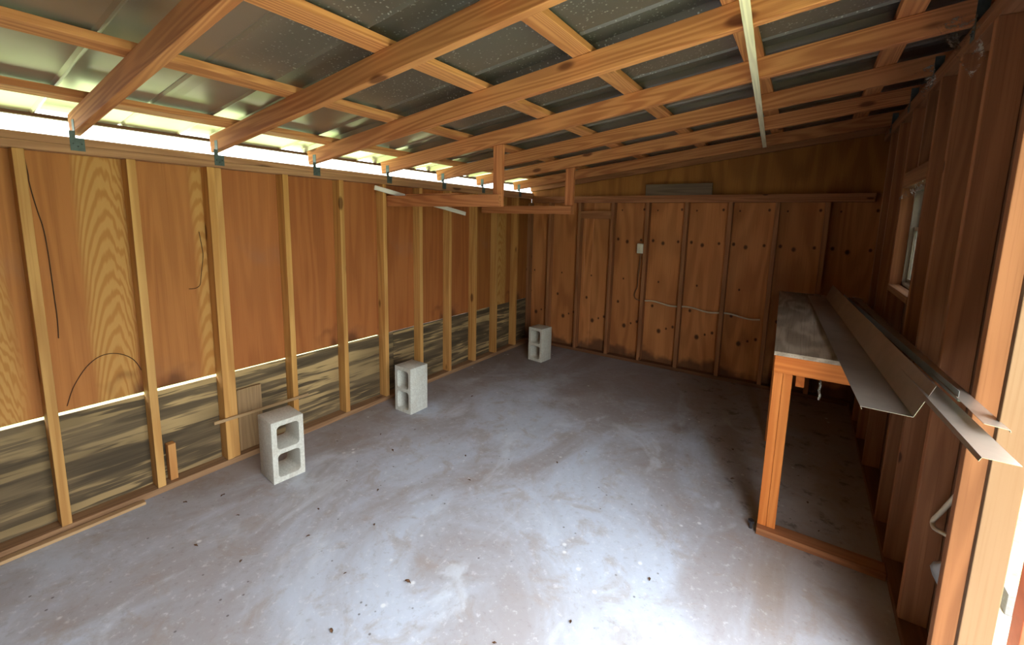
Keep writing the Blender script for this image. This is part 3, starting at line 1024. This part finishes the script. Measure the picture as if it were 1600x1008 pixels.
M['vine'] = simple('dry_vine', srgb(74, 48, 28), 0.85, 0, 0.3, 30)
for nm, pts, r, lab in (
        ('dry_vine', [(1.198, 1.86), (1.206, 1.78), (1.204, 1.736), (1.219, 1.604), (1.233, 1.528), (1.238, 1.39), (1.239, 1.2), (1.241, 1.072), (1.236, 0.98)], 0.0022,
         'thin dry vine trailing down the plywood beside the nearest left wall stud'),
        ('dry_vine', [(1.236, 0.625), (1.255, 0.69), (1.276, 0.737), (1.323, 0.812), (1.376, 0.854), (1.435, 0.857), (1.491, 0.825), (1.526, 0.779), (1.541, 0.729)], 0.002,
         'thin dry vine arching over the water stain low on the left wall plywood'),
        ('dry_vine', [(1.874, 1.50), (1.884, 1.40), (1.888, 1.354), (1.867, 1.238), (1.858, 1.152), (1.80, 1.16)], 0.0018,
         'thin dry vine hanging on the plywood just before the doubled left wall stud')):
    tag(tube(nm, [(-T + 0.0035, y, z) for y, z in pts], r, M['vine']), lab, 'vine', 'dry vines on the left wall')

# outside the doorway
tag(box('outside_post', 3.762, 3.852, 3.06, 3.15, -0.122, 1.4, M['redwood'], grain='z'), 'red-brown post standing outside the doorway', 'post')
tag(box('outside_block', 3.86, 4.05, 3.50, 3.60, -0.124, -0.02, M['block'], grain='x', tint=(.25, .25, .28)), 'small dark block on the sunlit ground outside the doorway', 'block')

# ------------------------------------------------------------------ cobwebs
def web(name, corners, label, sag=0.02):
    bm = bmesh.new()
    A, B, C, Dd = [Vector(c) for c in corners]
    n = 8
    gr = []
    nrm = (B - A).cross(C - A).normalized()
    for i in range(n + 1):
        row = []
        for j_ in range(n + 1):
            u, v = i / n, j_ / n
            p = (A * (1 - u) + B * u) * (1 - v) + (Dd * (1 - u) + C * u) * v
            p += nrm * (sag * math.sin(math.pi * u) * math.sin(math.pi * v) + 0.004 * noise.noise(p * 20))
            row.append(bm.verts.new(p))
        gr.append(row)
    for i in range(n):
        for j_ in range(n):
            bm.faces.new((gr[i][j_], gr[i][j_ + 1], gr[i + 1][j_ + 1], gr[i + 1][j_]))
    return tag(link(name, bm, M['web'], smooth=True), label, 'cobweb', 'dusty cobwebs')


web('cobweb', [(W - 0.12, 3.20, raf(W) + 0.0), (W - 0.004, 3.24, raf(W) + 0.06), (W - 0.004, 3.0, 2.2), (W - 0.03, 3.02, 2.15)],
    'dusty cobweb at the high end of the rafter holding the nearer rack')
web('cobweb', [(W - 0.09, 3.88, raf(W) + 0.0), (W - 0.004, 3.90, raf(W) + 0.05), (W - 0.004, 3.72, 2.26), (W - 0.02, 3.74, 2.2)],
    'dusty cobweb at the high end of the rafter between the racks')
web('cobweb', [(W - 0.004, 3.722, 1.86), (W - 0.004, 3.93, 1.85), (W - 0.05, 4.1, 1.78), (W - 0.006, 3.85, 1.78)],
    'dusty cobweb stretched across the top of the small window')

# ------------------------------------------------------------------ leaf scraps on the floor
def leaf_mesh(k):
    rnd = random.Random(k)
    bm = bmesh.new()
    L, wd = 0.035, 0.009
    n = 6
    rows = []
    for i in range(n + 1):
        t = i / n
        w_ = wd * math.sin(math.pi * (0.06 + 0.9 * t)) * (0.7 + 0.5 * rnd.random())
        zc = 0.003 + 0.006 * math.sin(t * 3.0 + rnd.random())
        rows.append([bm.verts.new((L * (t - 0.5), -w_, zc + 0.003 * rnd.random())), bm.verts.new((L * (t - 0.5), 0, zc - 0.002)),
                     bm.verts.new((L * (t - 0.5), w_, zc + 0.003 * rnd.random()))])
    for p, q in zip(rows, rows[1:]):
        for j_ in range(2):
            bm.faces.new((p[j_], p[j_ + 1], q[j_ + 1], q[j_]))
    zmin = min(v.co.z for v in bm.verts)
    for v in bm.verts:
        v.co.z -= zmin
    me = bpy.data.meshes.new('leaf_scrap')
    bm.to_mesh(me)
    bm.free()
    me.materials.append(M['leaf'])
    return me


lm = [leaf_mesh(k) for k in range(4)]
spots = [(0.55, 1.72), (0.62, 1.5), (0.9, 1.58), (0.75, 2.25), (0.62, 2.42), (0.86, 2.52), (0.98, 2.3), (1.35, 1.82), (1.55, 1.62), (1.2, 2.1), (1.62, 1.95),
         (0.3, 1.75), (0.28, 2.5), (0.45, 2.75), (0.6, 2.95), (1.15, 2.9), (1.35, 2.7), (0.9, 3.3), (1.9, 1.7), (2.1, 1.95), (2.3, 2.2), (0.55, 3.7), (0.4, 4.2),
         (1.7, 3.2), (2.5, 2.6), (2.95, 3.55), (3.1, 3.7), (3.05, 4.0), (3.15, 3.45), (2.7, 3.7), (2.65, 4.1), (0.2, 1.6), (0.85, 2.0), (0.7, 2.65), (1.0, 1.85)]
for k, (x, y) in enumerate(spots):
    o = bpy.data.objects.new('leaf_scrap', lm[k % 4])
    COL.objects.link(o)
    s = 0.35 + 0.5 * random.random()
    o.location = (x, y, 0.0008)
    o.rotation_euler = (0, 0, random.uniform(0, 6.28))
    o.scale = (s, s, s)
    tag(o, 'small dry brown leaf scrap lying on the concrete floor', 'leaf', 'dry leaf scraps on the floor')

# ------------------------------------------------------------------ light
w = bpy.data.worlds.new('World')
SC.world = w
w.use_nodes = True
nt = w.node_tree
nt.nodes.clear()
tcw = nt.nodes.new('ShaderNodeTexCoord')
sep = nt.nodes.new('ShaderNodeSeparateXYZ')
nt.links.new(tcw.outputs['Generated'], sep.inputs[0])
ramp = nt.nodes.new('ShaderNodeValToRGB')      # hazy bright sky, brighter overhead than at the horizon
nt.links.new(sep.outputs[2], ramp.inputs[0])
ramp.color_ramp.elements[0].position = 0.0
ramp.color_ramp.elements[0].color = (0.26, 0.27, 0.25, 1)
ramp.color_ramp.elements[1].position = 0.75
ramp.color_ramp.elements[1].color = (0.92, 0.97, 1.0, 1)
bg = nt.nodes.new('ShaderNodeBackground')
bg.inputs[1].default_value = 5.0
nt.links.new(ramp.outputs[0], bg.inputs[0])
out = nt.nodes.new('ShaderNodeOutputWorld')
nt.links.new(bg.outputs[0], out.inputs[0])

sd = bpy.data.lights.new('sun', 'SUN')
sd.energy = 2.0
sd.angle = math.radians(1.0)
sd.color = (1.0, 0.95, 0.86)
so = bpy.data.objects.new('sun', sd)
COL.objects.link(so)
dirv = Vector((-0.12, 1.0, -1.35))      # travelling from behind the camera, high
so.rotation_euler = dirv.to_track_quat('-Z', 'Y').to_euler()
so.location = (0, -5, 8)


def portal(name, loc, rot, sx, sy):
    l = bpy.data.lights.new(name, 'AREA')
    l.shape = 'RECTANGLE'
    l.size, l.size_y = sx, sy
    l.cycles.is_portal = True
    o = bpy.data.objects.new(name, l)
    o.location = loc
    o.rotation_euler = rot
    COL.objects.link(o)


portal('door_portal', (XR + 0.05, (DY0 + DY1) / 2, DZ / 2), Vector((-1, 0, 0)).to_track_quat('-Z', 'Y').to_euler(), DY1 - DY0, DZ)
portal('eave_portal', (-0.20, 2.6, 2.02), Vector((1, 0, 0.0)).to_track_quat('-Z', 'Z').to_euler(), 6.2, 0.2)
portal('window_portal', (XR + 0.05, (WY0 + WY1) / 2, (WZ0 + WZ1) / 2), Vector((-1, 0, 0)).to_track_quat('-Z', 'Y').to_euler(), WY1 - WY0, WZ1 - WZ0)

# ------------------------------------------------------------------ camera
cam = bpy.data.cameras.new('camera')
cam.sensor_width = 36
cam.sensor_fit = 'HORIZONTAL'
cam.lens = 674.26 / 1600 * 36
cam.shift_x = -0.0005
cam.shift_y = (438.5 - 504) / 1600
cam.clip_start = 0.01
yaw, pit, rol = 0.5925, -0.1399, 0.0232
F = Vector((-math.sin(yaw) * math.cos(pit), math.cos(yaw) * math.cos(pit), math.sin(pit)))
R = Vector((math.cos(yaw), math.sin(yaw), 0))
U = R.cross(F)
R2 = R * math.cos(rol) + U * math.sin(rol)
U2 = -R * math.sin(rol) + U * math.cos(rol)
co = bpy.data.objects.new('camera', cam)
mw = Matrix((R2, U2, -F)).transposed().to_4x4()
mw.translation = (2.9402, 0.769, 1.6148)
co.matrix_world = mw
COL.objects.link(co)
SC.camera = co

SC.view_settings.view_transform = 'Standard'
SC.view_settings.look = 'None'
SC.view_settings.gamma = 1
SC.view_settings.use_curve_mapping = False
SC.view_settings.exposure = 2.05
SC.cycles.max_bounces = 14
SC.cycles.diffuse_bounces = 10
SC.cycles.glossy_bounces = 6
SC.cycles.transparent_max_bounces = 12
SC.cycles.sample_clamp_indirect = 8
SC.cycles.use_denoising = True
